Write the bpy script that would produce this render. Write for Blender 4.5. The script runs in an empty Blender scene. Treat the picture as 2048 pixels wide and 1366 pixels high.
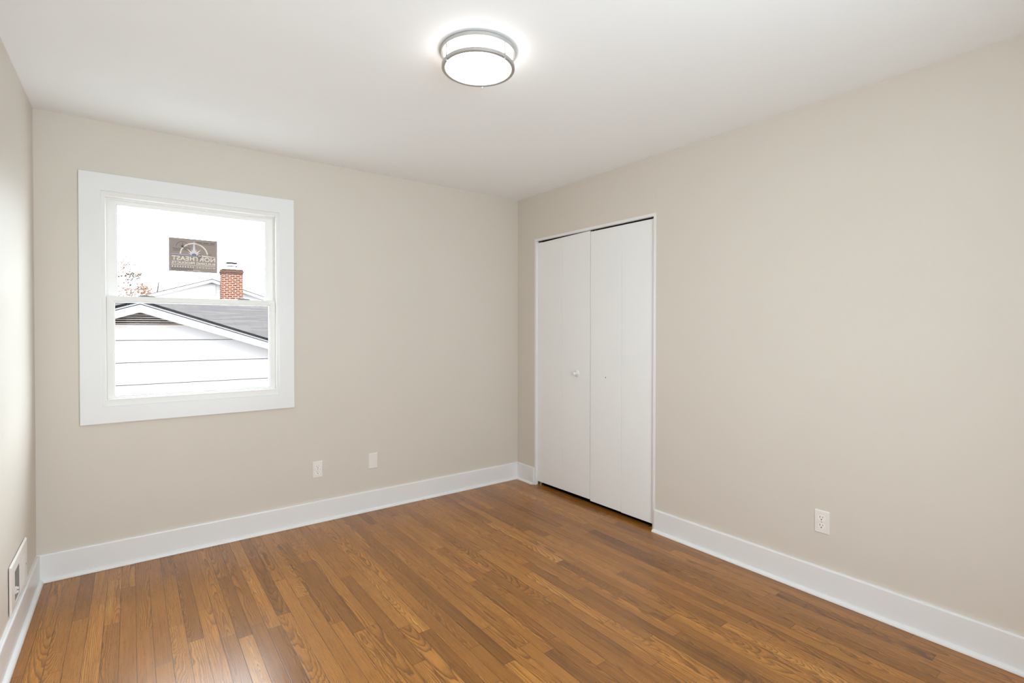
import bpy, bmesh, math, random
from mathutils import Vector, Matrix

scene = bpy.context.scene
COL = scene.collection

# ------------------------------------------------------------------ camera
F_PX, YAW, PITCH, ROLL, SHIFT_PX = 1017.97, 0.6416, 0.0107, 0.0013, -14.0
cam_data = bpy.data.cameras.new('camera')
cam = bpy.data.objects.new('camera', cam_data)
COL.objects.link(cam)
fwd = Vector((math.sin(YAW) * math.cos(PITCH), math.cos(YAW) * math.cos(PITCH), -math.sin(PITCH)))
rgt = Vector((math.cos(YAW), -math.sin(YAW), 0))
up = rgt.cross(fwd)
r2 = rgt * math.cos(ROLL) + up * math.sin(ROLL)
u2 = -rgt * math.sin(ROLL) + up * math.cos(ROLL)
cam.matrix_world = Matrix(((r2.x, u2.x, -fwd.x, -2.7233), (r2.y, u2.y, -fwd.y, -3.5608), (r2.z, u2.z, -fwd.z, 1.3146), (0, 0, 0, 1)))
cam_data.sensor_width = 36.0
cam_data.lens = F_PX / 2048 * 36.0
cam_data.shift_y = SHIFT_PX / 2048
cam_data.clip_start = 0.02
scene.camera = cam

# ------------------------------------------------------------------ sky, exposure
SKY = 9.2
LAMP = 6.0
world = bpy.data.worlds.new('sky')
scene.world = world
world.use_nodes = True
wn = world.node_tree.nodes
wl = world.node_tree.links
wbg = wn['Background']
wtc = wn.new('ShaderNodeTexCoord')
wsep = wn.new('ShaderNodeSeparateXYZ')
wramp = wn.new('ShaderNodeValToRGB')
wl.new(wtc.outputs['Generated'], wsep.inputs[0])
wl.new(wsep.outputs['Z'], wramp.inputs[0])
wramp.color_ramp.elements[0].position = 0.0
wramp.color_ramp.elements[0].color = (0.84, 0.953, 1.04, 1)
wramp.color_ramp.elements[1].position = 0.9
wramp.color_ramp.elements[1].color = (0.88, 0.982, 1.07, 1)
wl.new(wramp.outputs[0], wbg.inputs['Color'])
wbg.inputs['Strength'].default_value = SKY
# thin overcast: the hazy sun makes one broad bright region of cloud
SUN_AZ, SUN_EL, HAZE = math.radians(38), math.radians(33), 1.9
wdot = wn.new('ShaderNodeVectorMath')
wdot.operation = 'DOT_PRODUCT'
wl.new(wtc.outputs['Generated'], wdot.inputs[0])
wdot.inputs[1].default_value = (math.sin(SUN_AZ) * math.cos(SUN_EL), math.cos(SUN_AZ) * math.cos(SUN_EL), math.sin(SUN_EL))
wmr = wn.new('ShaderNodeMath')
wmr.operation = 'MAXIMUM'
wl.new(wdot.outputs['Value'], wmr.inputs[0])
wmr.inputs[1].default_value = 0.0
wpw = wn.new('ShaderNodeMath')
wpw.operation = 'POWER'
wl.new(wmr.outputs[0], wpw.inputs[0])
wpw.inputs[1].default_value = 9.0
wma = wn.new('ShaderNodeMath')
wma.operation = 'MULTIPLY_ADD'
wl.new(wpw.outputs[0], wma.inputs[0])
wma.inputs[1].default_value = SKY * HAZE
wma.inputs[2].default_value = SKY
wl.new(wma.outputs[0], wbg.inputs['Strength'])
portal_data = bpy.data.lights.new('window_daylight', 'AREA')
portal_data.shape = 'RECTANGLE'
portal_data.size, portal_data.size_y = 0.92, 1.2
portal_data.cycles.is_portal = True
portal = bpy.data.objects.new('window_daylight', portal_data)
portal.location = (-2.405, 0.16, 1.48)
portal.rotation_euler = (math.radians(-90), 0, 0)
COL.objects.link(portal)
# portal for an unseen window added behind the viewer as fill
portal2_data = portal_data.copy()
portal2_data.size, portal2_data.size_y = 1.66, 1.87
portal2 = bpy.data.objects.new('rear_fill_portal', portal2_data)
portal2.location = (-2.0, -4.09, 1.225)
portal2.rotation_euler = (math.radians(90), 0, 0)
COL.objects.link(portal2)
scene.view_settings.view_transform = 'Standard'
scene.view_settings.look = 'None'
scene.view_settings.gamma = 1.0
scene.view_settings.use_curve_mapping = False
scene.view_settings.exposure = 0.0
scene.cycles.max_bounces = 14
scene.cycles.diffuse_bounces = 8
scene.cycles.transparent_max_bounces = 16
scene.cycles.use_denoising = True
scene.cycles.sample_clamp_indirect = 6.0
scene.cycles.caustics_reflective = False
scene.cycles.caustics_refractive = False

# ------------------------------------------------------------------ materials
def srgb(r, g, b):
    f = lambda c: (c / 255 / 12.92) if c / 255 <= 0.04045 else ((c / 255 + 0.055) / 1.055) ** 2.4
    return (f(r), f(g), f(b), 1.0)


class NT:
    def __init__(self, name):
        self.m = bpy.data.materials.new(name)
        self.m.use_nodes = True
        self.t = self.m.node_tree
        self.b = self.t.nodes['Principled BSDF']

    def n(self, kind, **kw):
        nd = self.t.nodes.new(kind)
        for k, v in kw.items():
            setattr(nd, k, v)
        return nd

    def l(self, a, b):
        self.t.links.new(a, b)

    def put(self, sock, v):
        if isinstance(v, bpy.types.NodeSocket):
            self.l(v, sock)
        else:
            sock.default_value = v

    def math(self, op, a, b=None, c=None):
        nd = self.n('ShaderNodeMath', operation=op)
        self.put(nd.inputs[0], a)
        if b is not None:
            self.put(nd.inputs[1], b)
        if c is not None:
            self.put(nd.inputs[2], c)
        return nd.outputs[0]

    def mix(self, f, a, b, blend='MIX'):
        nd = self.n('ShaderNodeMix', data_type='RGBA', blend_type=blend)
        self.put(nd.inputs[0], f)
        self.put(nd.inputs[6], a)
        self.put(nd.inputs[7], b)
        return nd.outputs[2]

    def xyz(self, x, y, z):
        nd = self.n('ShaderNodeCombineXYZ')
        for i, v in enumerate((x, y, z)):
            self.put(nd.inputs[i], v)
        return nd.outputs[0]

    def noise(self, vec, scale, detail=2.0, rough=0.5, dist=0.0):
        nd = self.n('ShaderNodeTexNoise')
        self.put(nd.inputs['Vector'], vec)
        nd.inputs['Scale'].default_value = scale
        nd.inputs['Detail'].default_value = detail
        nd.inputs['Roughness'].default_value = rough
        nd.inputs['Distortion'].default_value = dist
        return nd.outputs[0]

    def pos(self):
        return self.n('ShaderNodeNewGeometry').outputs['Position']

    def bump(self, h, strength, dist):
        nd = self.n('ShaderNodeBump')
        nd.inputs['Strength'].default_value = strength
        nd.inputs['Distance'].default_value = dist
        self.put(nd.inputs['Height'], h)
        self.l(nd.outputs[0], self.b.inputs['Normal'])


def plain(name, col, rough=0.5, metal=0.0, spec=0.5, bump=None, vary=0.0):
    k = NT(name)
    k.b.inputs['Roughness'].default_value = rough
    k.b.inputs['Metallic'].default_value = metal
    k.b.inputs['Specular IOR Level'].default_value = spec
    p = k.pos()
    if vary:
        nz = k.noise(p, 2.2, 3)
        a = tuple(c * (1 - vary) for c in col[:3]) + (1,)
        b = tuple(min(1, c * (1 + vary)) for c in col[:3]) + (1,)
        k.l(k.mix(nz, a, b), k.b.inputs['Base Color'])
    else:
        k.b.inputs['Base Color'].default_value = col
    if bump:
        sc, st, ds = bump
        k.bump(k.noise(p, sc, 3, 0.6), st, ds)
    return k.m


M = {}
M['wall'] = plain('beige_wall_paint', (0.662, 0.614, 0.545, 1), 0.55, spec=0.3, bump=(420, 0.12, 0.002), vary=0.012)
M['ceiling'] = plain('white_ceiling_paint', (0.880, 0.898, 0.910, 1), 0.8, spec=0.2, bump=(260, 0.1, 0.002), vary=0.01)
M['trim'] = plain('white_trim_enamel', (0.79, 0.793, 0.793, 1), 0.32, spec=0.45, bump=(60, 0.03, 0.002))
M['door'] = plain('white_door_paint', (0.845, 0.848, 0.842, 1), 0.42, spec=0.4, vary=0.012)
M['vinyl'] = plain('white_window_vinyl', (0.80, 0.785, 0.76, 1), 0.35, spec=0.45)
M['bead'] = plain('glazing_bead_vinyl', (0.85, 0.85, 0.84, 1), 0.3, spec=0.5)
M['plate'] = plain('ivory_plate_plastic', (0.80, 0.765, 0.72, 1), 0.35, spec=0.5)
M['recept'] = plain('receptacle_plastic', (0.86, 0.83, 0.79, 1), 0.3, spec=0.5)
M['slot'] = plain('dark_slot', (0.03, 0.025, 0.02, 1), 0.6)
M['nickel'] = plain('brushed_nickel', (0.50, 0.49, 0.475, 1), 0.42, metal=0.75)
M['steel'] = plain('dull_steel', (0.36, 0.34, 0.30, 1), 0.45, metal=0.8)
M['lockgrey'] = plain('grey_lock_metal', (0.20, 0.185, 0.17, 1), 0.45, metal=0.3)
M['brass'] = plain('aged_brass_bracket', (0.55, 0.42, 0.22, 1), 0.4, metal=0.8)
M['track'] = plain('dark_track_metal', (0.012, 0.011, 0.010, 1), 0.7, spec=0.1)
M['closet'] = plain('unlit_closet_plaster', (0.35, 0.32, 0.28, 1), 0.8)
M['closetshade'] = plain('closet_shade_black', (0.012, 0.009, 0.007, 1), 0.9, spec=0.05)  # near-black colour carries the shade under the closet doors
M['regist'] = plain('register_enamel', (0.78, 0.745, 0.70, 1), 0.35, spec=0.5)
M['galv'] = plain('galvanised_blades', (0.30, 0.29, 0.265, 1), 0.5, spec=0.3)
M['regback'] = plain('duct_sheet_metal', (0.10, 0.10, 0.095, 1), 0.5)
M['extwhite'] = plain('white_siding_paint', (0.252, 0.228, 0.222, 1), 0.7, spec=0.1, vary=0.01)
M['farwhite'] = plain('far_white_siding', (0.40, 0.37, 0.36, 1), 0.7, spec=0.1)
M['soffit'] = plain('white_fascia_paint', (0.225, 0.205, 0.200, 1), 0.6, spec=0.1)
M['drip'] = plain('grey_drip_edge', (0.30, 0.29, 0.28, 1), 0.5, metal=0.3)
M['slat'] = plain('weathered_vent_slat', (0.30, 0.24, 0.215, 1), 0.7, spec=0.1, vary=0.06)
M['ventdark'] = plain('vent_interior', (0.05, 0.04, 0.04, 1), 0.8)
M['backing'] = plain('siding_gap_shade', (0.008, 0.006, 0.006, 1), 0.9, spec=0.0)  # near-black stands in for shadow in the siding and vent gaps
M['bounce_ground'] = plain('pale_bounce_ground', (0.55, 0.54, 0.52, 1), 0.9, vary=0.06)  # unseen ground, kept pale to bounce light up to the ceiling
M['bark'] = plain('grey_bark', (0.03, 0.025, 0.023, 1), 0.85, vary=0.2)
M['bark_tan'] = plain('tan_bark', (0.15, 0.085, 0.055, 1), 0.85, vary=0.15)
M['leaf'] = plain('dry_orange_leaf', (0.16, 0.07, 0.03, 1), 0.7, vary=0.25)
M['leafdark'] = plain('dry_brown_leaf', (0.05, 0.038, 0.03, 1), 0.7, vary=0.25)
M['flue'] = plain('white_flue_metal', (0.80, 0.80, 0.80, 1), 0.4)
M['fluedark'] = plain('dark_flue_edge', (0.022, 0.02, 0.02, 1), 0.7, spec=0.0)
M['st_back'] = plain('sticker_taupe', (0.325, 0.262, 0.222, 1), 0.4, vary=0.05)
M['st_edge'] = plain('sticker_grey_edge', (0.36, 0.345, 0.335, 1), 0.4)
M['st_cream'] = plain('sticker_cream_print', (0.86, 0.78, 0.68, 1), 0.4)
M['st_pale'] = plain('sticker_pale_print', (0.74, 0.72, 0.74, 1), 0.4)
M['st_navy'] = plain('sticker_navy_print', (0.055, 0.06, 0.085, 1), 0.4)
M['st_blue'] = plain('sticker_blue_print', (0.16, 0.20, 0.36, 1), 0.4)
M['st_plum'] = plain('sticker_plum_print', (0.10, 0.065, 0.075, 1), 0.4)

# glass: clear thin pane
k = NT('clear_window_glass')
tr = k.n('ShaderNodeBsdfTransparent')
tr.inputs[0].default_value = (0.965, 0.972, 0.97, 1)
gl = k.n('ShaderNodeBsdfGlossy')
gl.inputs['Roughness'].default_value = 0.02
fr = k.n('ShaderNodeFresnel')
fr.inputs[0].default_value = 1.4
ms = k.n('ShaderNodeMixShader')
k.l(k.math('MULTIPLY', fr.outputs[0], 0.12), ms.inputs[0])
k.l(tr.outputs[0], ms.inputs[1])
k.l(gl.outputs[0], ms.inputs[2])
k.l(ms.outputs[0], k.t.nodes['Material Output'].inputs[0])
M['glass'] = k.m

# lamp diffuser: glows
k = NT('glowing_acrylic')
k.b.inputs['Base Color'].default_value = (0.9, 0.9, 0.88, 1)
k.b.inputs['Emission Color'].default_value = (1.0, 0.965, 0.915, 1)
k.b.inputs['Emission Strength'].default_value = LAMP
M['glow'] = k.m


# oak strip floor: planks 57 mm wide running along y
def oak_floor():
    k = NT('oak_strip_floor')
    sep = k.n('ShaderNodeSeparateXYZ')
    k.l(k.pos(), sep.inputs[0])
    X, Y = sep.outputs[0], sep.outputs[1]
    W = 0.0575
    px = k.math('DIVIDE', k.math('ADD', X, 10.0 * W * 20 + 0.012), W)
    col = k.math('FLOOR', px)
    fx = k.math('FRACT', px)
    wn1 = k.n('ShaderNodeTexWhiteNoise', noise_dimensions='1D')
    k.l(col, wn1.inputs['W'])
    s1 = k.n('ShaderNodeSeparateColor')
    k.l(wn1.outputs['Color'], s1.inputs[0])
    Lc = k.math('MULTIPLY_ADD', s1.outputs[0], 0.65, 0.55)
    py = k.math('ADD', k.math('DIVIDE', k.math('ADD', Y, 40.0), Lc), k.math('MULTIPLY', s1.outputs[1], 7.3))
    row = k.math('FLOOR', py)
    fy = k.math('FRACT', py)
    wn2 = k.n('ShaderNodeTexWhiteNoise', noise_dimensions='2D')
    k.l(k.xyz(col, row, 0.0), wn2.inputs['Vector'])
    s2 = k.n('ShaderNodeSeparateColor')
    k.l(wn2.outputs['Color'], s2.inputs[0])
    wn3 = k.n('ShaderNodeTexWhiteNoise', noise_dimensions='2D')
    k.l(k.xyz(row, k.math('ADD', col, 91.7), 0.0), wn3.inputs['Vector'])
    s3 = k.n('ShaderNodeSeparateColor')
    k.l(wn3.outputs['Color'], s3.inputs[0])
    r1, r2_, r3 = s2.outputs[0], s2.outputs[1], s2.outputs[2]
    r4, r5, r6 = s3.outputs[0], s3.outputs[1], s3.outputs[2]
    # growth rings cut by the plank
    u = k.math('ADD', k.math('MULTIPLY', k.math('SUBTRACT', fx, 0.5), W), k.math('MULTIPLY', k.math('SUBTRACT', r1, 0.5), 0.095))
    seed = k.math('MULTIPLY', r4, 60.0)
    big = k.noise(k.xyz(k.math('MULTIPLY', X, 5.0), k.math('MULTIPLY', Y, 1.7), seed), 1.0, 2, 0.5)
    mid = k.noise(k.xyz(k.math('MULTIPLY', X, 42.0), k.math('MULTIPLY', Y, 11.0), seed), 1.0, 3, 0.6)
    v = k.math('ADD', k.math('MULTIPLY_ADD', r2_, 0.05, 0.006),
               k.math('ADD', k.math('MULTIPLY', k.math('MULTIPLY', Y, k.math('SUBTRACT', r3, 0.5)), 0.085),
                      k.math('MULTIPLY', k.math('SUBTRACT', big, 0.5), 0.050)))
    rad = k.math('SQRT', k.math('ADD', k.math('MULTIPLY', u, u), k.math('MULTIPLY', v, v)))
    rad = k.math('ADD', rad, k.math('MULTIPLY', k.math('SUBTRACT', mid, 0.5), 0.0062))
    rings = k.math('DIVIDE', rad, k.math('MULTIPLY_ADD', r5, 0.0034, 0.0023))
    saw = k.math('FRACT', rings)
    late = k.math('MULTIPLY', k.math('POWER', saw, 2.5), k.math('MINIMUM', k.math('MULTIPLY', k.math('SUBTRACT', 1.0, saw), 7.0), 1.0))
    # pores: short dark streaks along the grain
    pore = k.noise(k.xyz(k.math('MULTIPLY', X, 430.0), k.math('MULTIPLY', Y, 11.0), seed), 1.0, 2, 0.6)
    pore = k.math('MULTIPLY', k.math('MAXIMUM', k.math('SUBTRACT', pore, 0.52), 0.0), 3.2)
    fib = k.noise(k.xyz(k.math('MULTIPLY', X, 150.0), k.math('MULTIPLY', Y, 3.0), seed), 1.0, 3, 0.6)
    streak = k.noise(k.xyz(k.math('MULTIPLY', X, 52.0), k.math('MULTIPLY', Y, 1.1), seed), 1.0, 3, 0.65)
    # plank tone
    ramp = k.n('ShaderNodeValToRGB')
    cr = ramp.color_ramp
    cr.elements[0].position = 0.0
    cr.elements[0].color = (0.21, 0.082, 0.014, 1)
    cr.elements[1].position = 1.0
    cr.elements[1].color = (0.66, 0.32, 0.072, 1)
    for pos_, c in ((0.15, (0.305, 0.120, 0.020, 1)), (0.5, (0.42, 0.170, 0.030, 1)), (0.85, (0.53, 0.225, 0.042, 1))):
        e = cr.elements.new(pos_)
        e.color = c
    tone = k.math('ADD', k.math('MULTIPLY_ADD', r6, 0.75, 0.05), k.math('MULTIPLY', k.math('SUBTRACT', big, 0.42), 0.6))
    tone = k.math('ADD', tone, k.math('ADD', k.math('MULTIPLY', k.math('SUBTRACT', fib, 0.5), 0.45), k.math('MULTIPLY', k.math('SUBTRACT', streak, 0.5), 0.60)))
    k.l(tone, ramp.inputs[0])
    dark = (0.070, 0.025, 0.006, 1)
    lf = k.math('MULTIPLY', late, k.math('MULTIPLY_ADD', r2_, 0.25, 0.85))
    c1 = k.mix(lf, ramp.outputs[0], dark)
    c2 = k.mix(k.math('MINIMUM', k.math('MULTIPLY', pore, 1.15), 0.75), c1, (0.18, 0.066, 0.013, 1))
    # seams between strips and at butt ends
    ex = k.math('MINIMUM', fx, k.math('SUBTRACT', 1.0, fx))
    ey = k.math('MULTIPLY', k.math('MINIMUM', fy, k.math('SUBTRACT', 1.0, fy)), k.math('DIVIDE', Lc, W))
    ed = k.math('MINIMUM', ex, ey)
    seam = k.math('SUBTRACT', 1.0, k.math('MINIMUM', k.math('DIVIDE', ed, 0.030), 1.0))
    sv = k.noise(k.xyz(k.math('MULTIPLY', X, 9.0), k.math('MULTIPLY', Y, 2.0), 3.0), 1.0, 2)
    c3 = k.mix(k.math('MULTIPLY', seam, k.math('MULTIPLY_ADD', sv, 1.1, 0.35)), c2, (0.03, 0.012, 0.005, 1))
    k.l(c3, k.b.inputs['Base Color'])
    rg = k.math('MULTIPLY_ADD', fib, 0.10, 0.23)
    k.l(k.math('ADD', rg, k.math('MULTIPLY', late, 0.05)), k.b.inputs['Roughness'])
    k.b.inputs['Specular IOR Level'].default_value = 0.55
    h = k.math('SUBTRACT', k.math('MULTIPLY', k.math('SUBTRACT', fib, 0.5), 0.12), k.math('ADD', seam, k.math('MULTIPLY', late, 0.10)))
    # faint cupping and tilt of single strips
    cup = k.math('MULTIPLY', k.math('MULTIPLY', k.math('SUBTRACT', fx, 0.5), k.math('SUBTRACT', r3, 0.5)), 0.9)
    k.bump(k.math('ADD', h, cup), 0.13, 0.0012)
    return k.m


M['floor'] = oak_floor()


def brick_mat(name, axes, w, h, mortar, c1, c2, cm, rough=0.85, bias=0.0, vary=None, offset=0.5):
    k = NT(name)
    sep = k.n('ShaderNodeSeparateXYZ')
    k.l(k.pos(), sep.inputs[0])
    o = {'x': sep.outputs[0], 'y': sep.outputs[1], 'z': sep.outputs[2], 'x+y': k.math('ADD', sep.outputs[0], sep.outputs[1])}
    b = k.n('ShaderNodeTexBrick')
    k.l(k.xyz(o[axes[0]], o[axes[1]], 0.0), b.inputs['Vector'])
    b.offset = offset
    b.inputs['Scale'].default_value = 1.0
    b.inputs['Brick Width'].default_value = w
    b.inputs['Row Height'].default_value = h
    b.inputs['Mortar Size'].default_value = mortar
    b.inputs['Mortar Smooth'].default_value = 0.1
    b.inputs['Bias'].default_value = bias
    b.inputs['Color1'].default_value = c1
    b.inputs['Color2'].default_value = c2
    b.inputs['Mortar'].default_value = cm
    colr = b.outputs['Color']
    if vary:
        nz = k.noise(k.pos(), vary[0], 3, 0.6)
        colr = k.mix(k.math('MULTIPLY', nz, vary[1]), colr, vary[2])
    k.l(colr, k.b.inputs['Base Color'])
    k.b.inputs['Roughness'].default_value = rough
    k.b.inputs['Specular IOR Level'].default_value = 0.0
    return k.m


M['brick'] = brick_mat('red_chimney_brick', ('x+y', 'z'), 0.21, 0.078, 0.012, (0.103, 0.0215, 0.0076, 1), (0.056, 0.0138, 0.0064, 1), (0.225, 0.160, 0.128, 1))
M['brickcap'] = brick_mat('sooty_brick', ('x+y', 'z'), 0.21, 0.078, 0.008, (0.075, 0.022, 0.012, 1), (0.045, 0.018, 0.011, 1), (0.10, 0.068, 0.052, 1), vary=(7, 0.8, (0.05, 0.036, 0.031, 1)))
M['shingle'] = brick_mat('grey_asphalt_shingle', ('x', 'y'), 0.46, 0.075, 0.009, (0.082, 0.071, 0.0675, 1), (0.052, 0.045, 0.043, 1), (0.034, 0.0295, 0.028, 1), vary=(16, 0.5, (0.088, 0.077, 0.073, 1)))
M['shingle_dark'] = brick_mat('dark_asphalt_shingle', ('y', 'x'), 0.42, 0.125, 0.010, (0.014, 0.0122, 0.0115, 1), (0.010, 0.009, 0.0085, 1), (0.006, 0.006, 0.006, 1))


# ------------------------------------------------------------------ mesh helpers
class MB:
    """collects shapes, then links them as ONE mesh object"""
    def __init__(self):
        self.bm = bmesh.new()
        self.mi = 0

    def _tag(self, faces):
        for f_ in faces:
            f_.material_index = self.mi

    def box(self, x0, x1, y0, y1, z0, z1):
        vs = [self.bm.verts.new(p) for p in ((x0, y0, z0), (x1, y0, z0), (x1, y1, z0), (x0, y1, z0), (x0, y0, z1), (x1, y0, z1), (x1, y1, z1), (x0, y1, z1))]
        fs = [self.bm.faces.new([vs[i] for i in q]) for q in ((0, 3, 2, 1), (4, 5, 6, 7), (0, 1, 5, 4), (1, 2, 6, 5), (2, 3, 7, 6), (3, 0, 4, 7))]
        self._tag(fs)
        return self

    def prism(self, pts, axis, a, b):
        """closed 2-D outline pushed along an axis from a to b"""
        def P(q, t):
            return {'x': (t, q[0], q[1]), 'y': (q[0], t, q[1]), 'z': (q[0], q[1], t)}[axis]
        v0 = [self.bm.verts.new(P(q, a)) for q in pts]
        v1 = [self.bm.verts.new(P(q, b)) for q in pts]
        n = len(pts)
        fs = [self.bm.faces.new(v0), self.bm.faces.new(list(reversed(v1)))]
        for i in range(n):
            j = (i + 1) % n
            fs.append(self.bm.faces.new((v0[i], v1[i], v1[j], v0[j])))
        self._tag(fs)
        return self

    def frame(self, xo0, xo1, zo0, zo1, xi0, xi1, zi0, zi1, y0, y1):
        """rectangular frame in the x-z plane, one welded ring"""
        o = ((xo0, zo0), (xo1, zo0), (xo1, zo1), (xo0, zo1))
        i = ((xi0, zi0), (xi1, zi0), (xi1, zi1), (xi0, zi1))
        V = {}
        for nm, q in (('o', o), ('i', i)):
            for y, t in ((y0, 0), (y1, 1)):
                V[nm, t] = [self.bm.verts.new((a, y, b)) for a, b in q]
        fs = []
        for j in range(4):
            m = (j + 1) % 4
            fs.append(self.bm.faces.new((V['o', 0][j], V['o', 0][m], V['i', 0][m], V['i', 0][j])))
            fs.append(self.bm.faces.new((V['i', 1][j], V['i', 1][m], V['o', 1][m], V['o', 1][j])))
            fs.append(self.bm.faces.new((V['o', 1][j], V['o', 1][m], V['o', 0][m], V['o', 0][j])))
            fs.append(self.bm.faces.new((V['i', 0][j], V['i', 0][m], V['i', 1][m], V['i', 1][j])))
        self._tag(fs)
        return self

    def lathe(self, prof, c, n=64, axis='z', closed=False):
        """profile of (radius, height) spun about an axis through c"""
        rings = []
        for r, h in prof:
            ring = []
            for i in range(n):
                a = 2 * math.pi * i / n
                p = (r * math.cos(a), r * math.sin(a), h)
                if axis == 'x':
                    p = (h, r * math.cos(a), r * math.sin(a))
                elif axis == 'y':
                    p = (r * math.cos(a), h, r * math.sin(a))
                ring.append(self.bm.verts.new((c[0] + p[0], c[1] + p[1], c[2] + p[2])))
            rings.append(ring)
        fs = []
        idx = list(range(len(rings) - 1))
        for q in idx:
            for i in range(n):
                j = (i + 1) % n
                fs.append(self.bm.faces.new((rings[q][i], rings[q][j], rings[q + 1][j], rings[q + 1][i])))
        if closed:
            for i in range(n):
                j = (i + 1) % n
                fs.append(self.bm.faces.new((rings[-1][i], rings[-1][j], rings[0][j], rings[0][i])))
        else:
            if prof[0][0] > 1e-6:
                fs.append(self.bm.faces.new(list(reversed(rings[0]))))
            if prof[-1][0] > 1e-6:
                fs.append(self.bm.faces.new(rings[-1]))
        self._tag(fs)
        return self

    def tube(self, pts, radii, n=8):
        pts = [Vector(q) for q in pts]
        rings = []
        for i, q in enumerate(pts):
            d = (pts[min(i + 1, len(pts) - 1)] - pts[max(i - 1, 0)]).normalized()
            ref = Vector((0, 0, 1)) if abs(d.z) < 0.9 else Vector((1, 0, 0))
            a = d.cross(ref).normalized()
            b = d.cross(a).normalized()
            rings.append([self.bm.verts.new(q + (a * math.cos(2 * math.pi * t / n) + b * math.sin(2 * math.pi * t / n)) * radii[i]) for t in range(n)])
        fs = []
        for q in range(len(rings) - 1):
            for t in range(n):
                s = (t + 1) % n
                fs.append(self.bm.faces.new((rings[q][t], rings[q][s], rings[q + 1][s], rings[q + 1][t])))
        fs.append(self.bm.faces.new(list(reversed(rings[0]))))
        fs.append(self.bm.faces.new(rings[-1]))
        self._tag(fs)
        return self

    def quad(self, *p):
        self._tag([self.bm.faces.new([self.bm.verts.new(q) for q in p])])
        return self

    def bevel(self, w, seg=2, angle=30):
        self.bm.normal_update()
        es = [e for e in self.bm.edges if len(e.link_faces) == 2 and e.calc_face_angle(0) > math.radians(angle)]
        bmesh.ops.bevel(self.bm, geom=es, offset=w, segments=seg, affect='EDGES', profile=0.5, clamp_overlap=True)
        return self

    def build(self, name, mats, parent=None, origin=None, smooth=False, recalc=True):
        bmesh.ops.remove_doubles(self.bm, verts=self.bm.verts, dist=1e-6)
        if recalc:
            bmesh.ops.recalc_face_normals(self.bm, faces=self.bm.faces)
        off = Vector((0, 0, 0))
        if parent is not None:
            off = Vector(parent['base'])
        elif origin is not None:
            off = Vector(origin)
        bmesh.ops.translate(self.bm, verts=self.bm.verts, vec=-off)
        me = bpy.data.meshes.new(name)
        self.bm.to_mesh(me)
        self.bm.free()
        for m in (mats if isinstance(mats, (list, tuple)) else [mats]):
            me.materials.append(m)
        if smooth:
            for p in me.polygons:
                p.use_smooth = True
            try:
                me.set_sharp_from_angle(angle=math.radians(40))
            except Exception:
                pass
        o = bpy.data.objects.new(name, me)
        COL.objects.link(o)
        if parent is not None:
            o.parent = parent
            o['base'] = tuple(off)
        elif origin is not None:
            o.location = off
            o['base'] = tuple(off)
        else:
            o['base'] = (0.0, 0.0, 0.0)
        return o


def tag(o, label=None, cat=None, group=None, kind=None):
    for kk, vv in (('label', label), ('category', cat), ('group', group), ('kind', kind)):
        if vv:
            o[kk] = vv
    return o


def thing(name, loc, label, cat, kind=None, group=None):
    o = bpy.data.objects.new(name, None)
    COL.objects.link(o)
    o.location = loc
    o.empty_display_size = 0.05
    o['base'] = tuple(loc)
    return tag(o, label, cat, group, kind)


# ------------------------------------------------------------------ room shell
W, D, H = 3.124, 3.95, 2.44
# window opening and closet opening
WX0, WX1, WZ0, WZ1 = -2.858, -1.957, 0.885, 2.067
CY0, CY1, CZ = -1.4735, -0.236, 2.0696

f_ = MB().box(-W - 0.12, 0.80, -D - 0.12, 0.14, -0.03, 0.0)
tag(f_.build('floor', M['floor']), 'oak strip floor with brown varnish', 'floor', kind='structure')
c_ = MB().box(-W - 0.12, 0.80, -D - 0.12, 0.14, H, H + 0.06)
tag(c_.build('ceiling', M['ceiling']), 'smooth white painted ceiling', 'ceiling', kind='structure')
wb = MB()
wb.frame(-W - 0.12, 0.80, 0.0, H, WX0, WX1, WZ0, WZ1, 0.0, 0.14)
tag(wb.build('wall_back', M['wall']), 'beige wall with the window', 'wall', kind='structure')
wr = MB()
wr.prism([(-D, 0), (CY0, 0), (CY0, CZ), (CY1, CZ), (CY1, 0), (0, 0), (0, H), (-D, H)], 'x', 0.0, 0.115)
tag(wr.build('wall_right', M['wall']), 'beige wall with the closet opening', 'wall', kind='structure')
wl_ = MB()
DY0, DY1, DZ0, DZ1 = -0.672, -0.431, 0.177, 0.316
wl_.box(-W - 0.12, -W, -D, DY0, 0, H).box(-W - 0.12, -W, DY1, 0.0, 0, H).box(-W - 0.12, -W, DY0, DY1, 0, DZ0).box(-W - 0.12, -W, DY0, DY1, DZ1, H)
tag(wl_.build('wall_left', M['wall']), 'beige wall with the floor register', 'wall', kind='structure')
VX0, VX1, VZ0, VZ1 = -2.82, -1.18, 0.30, 2.15
tag(MB().frame(-W - 0.12, 0.80, 0, H, VX0, VX1, VZ0, VZ1, -D - 0.12, -D).build('wall_front', M['wall']), 'beige wall behind the viewer', 'wall', kind='structure')
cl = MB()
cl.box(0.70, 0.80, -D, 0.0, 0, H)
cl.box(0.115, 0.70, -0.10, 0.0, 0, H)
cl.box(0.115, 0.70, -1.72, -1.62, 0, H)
cf = MB().box(0.0515, 0.70, CY0 + 0.0195, CY1 - 0.0195, 0.0, 0.004)  # slab added so the gap below the doors reads as deep shade
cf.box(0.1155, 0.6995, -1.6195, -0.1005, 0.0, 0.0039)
tag(cf.build('closet_shade_slab', M['closetshade']), 'black slab standing in for shade below the closet doors', 'floor', kind='structure')
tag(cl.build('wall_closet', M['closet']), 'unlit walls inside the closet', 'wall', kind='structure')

# ------------------------------------------------------------------ baseboards with quarter-round shoe
BH, BT, SH = 0.1446, 0.0145, 0.0165


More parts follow.
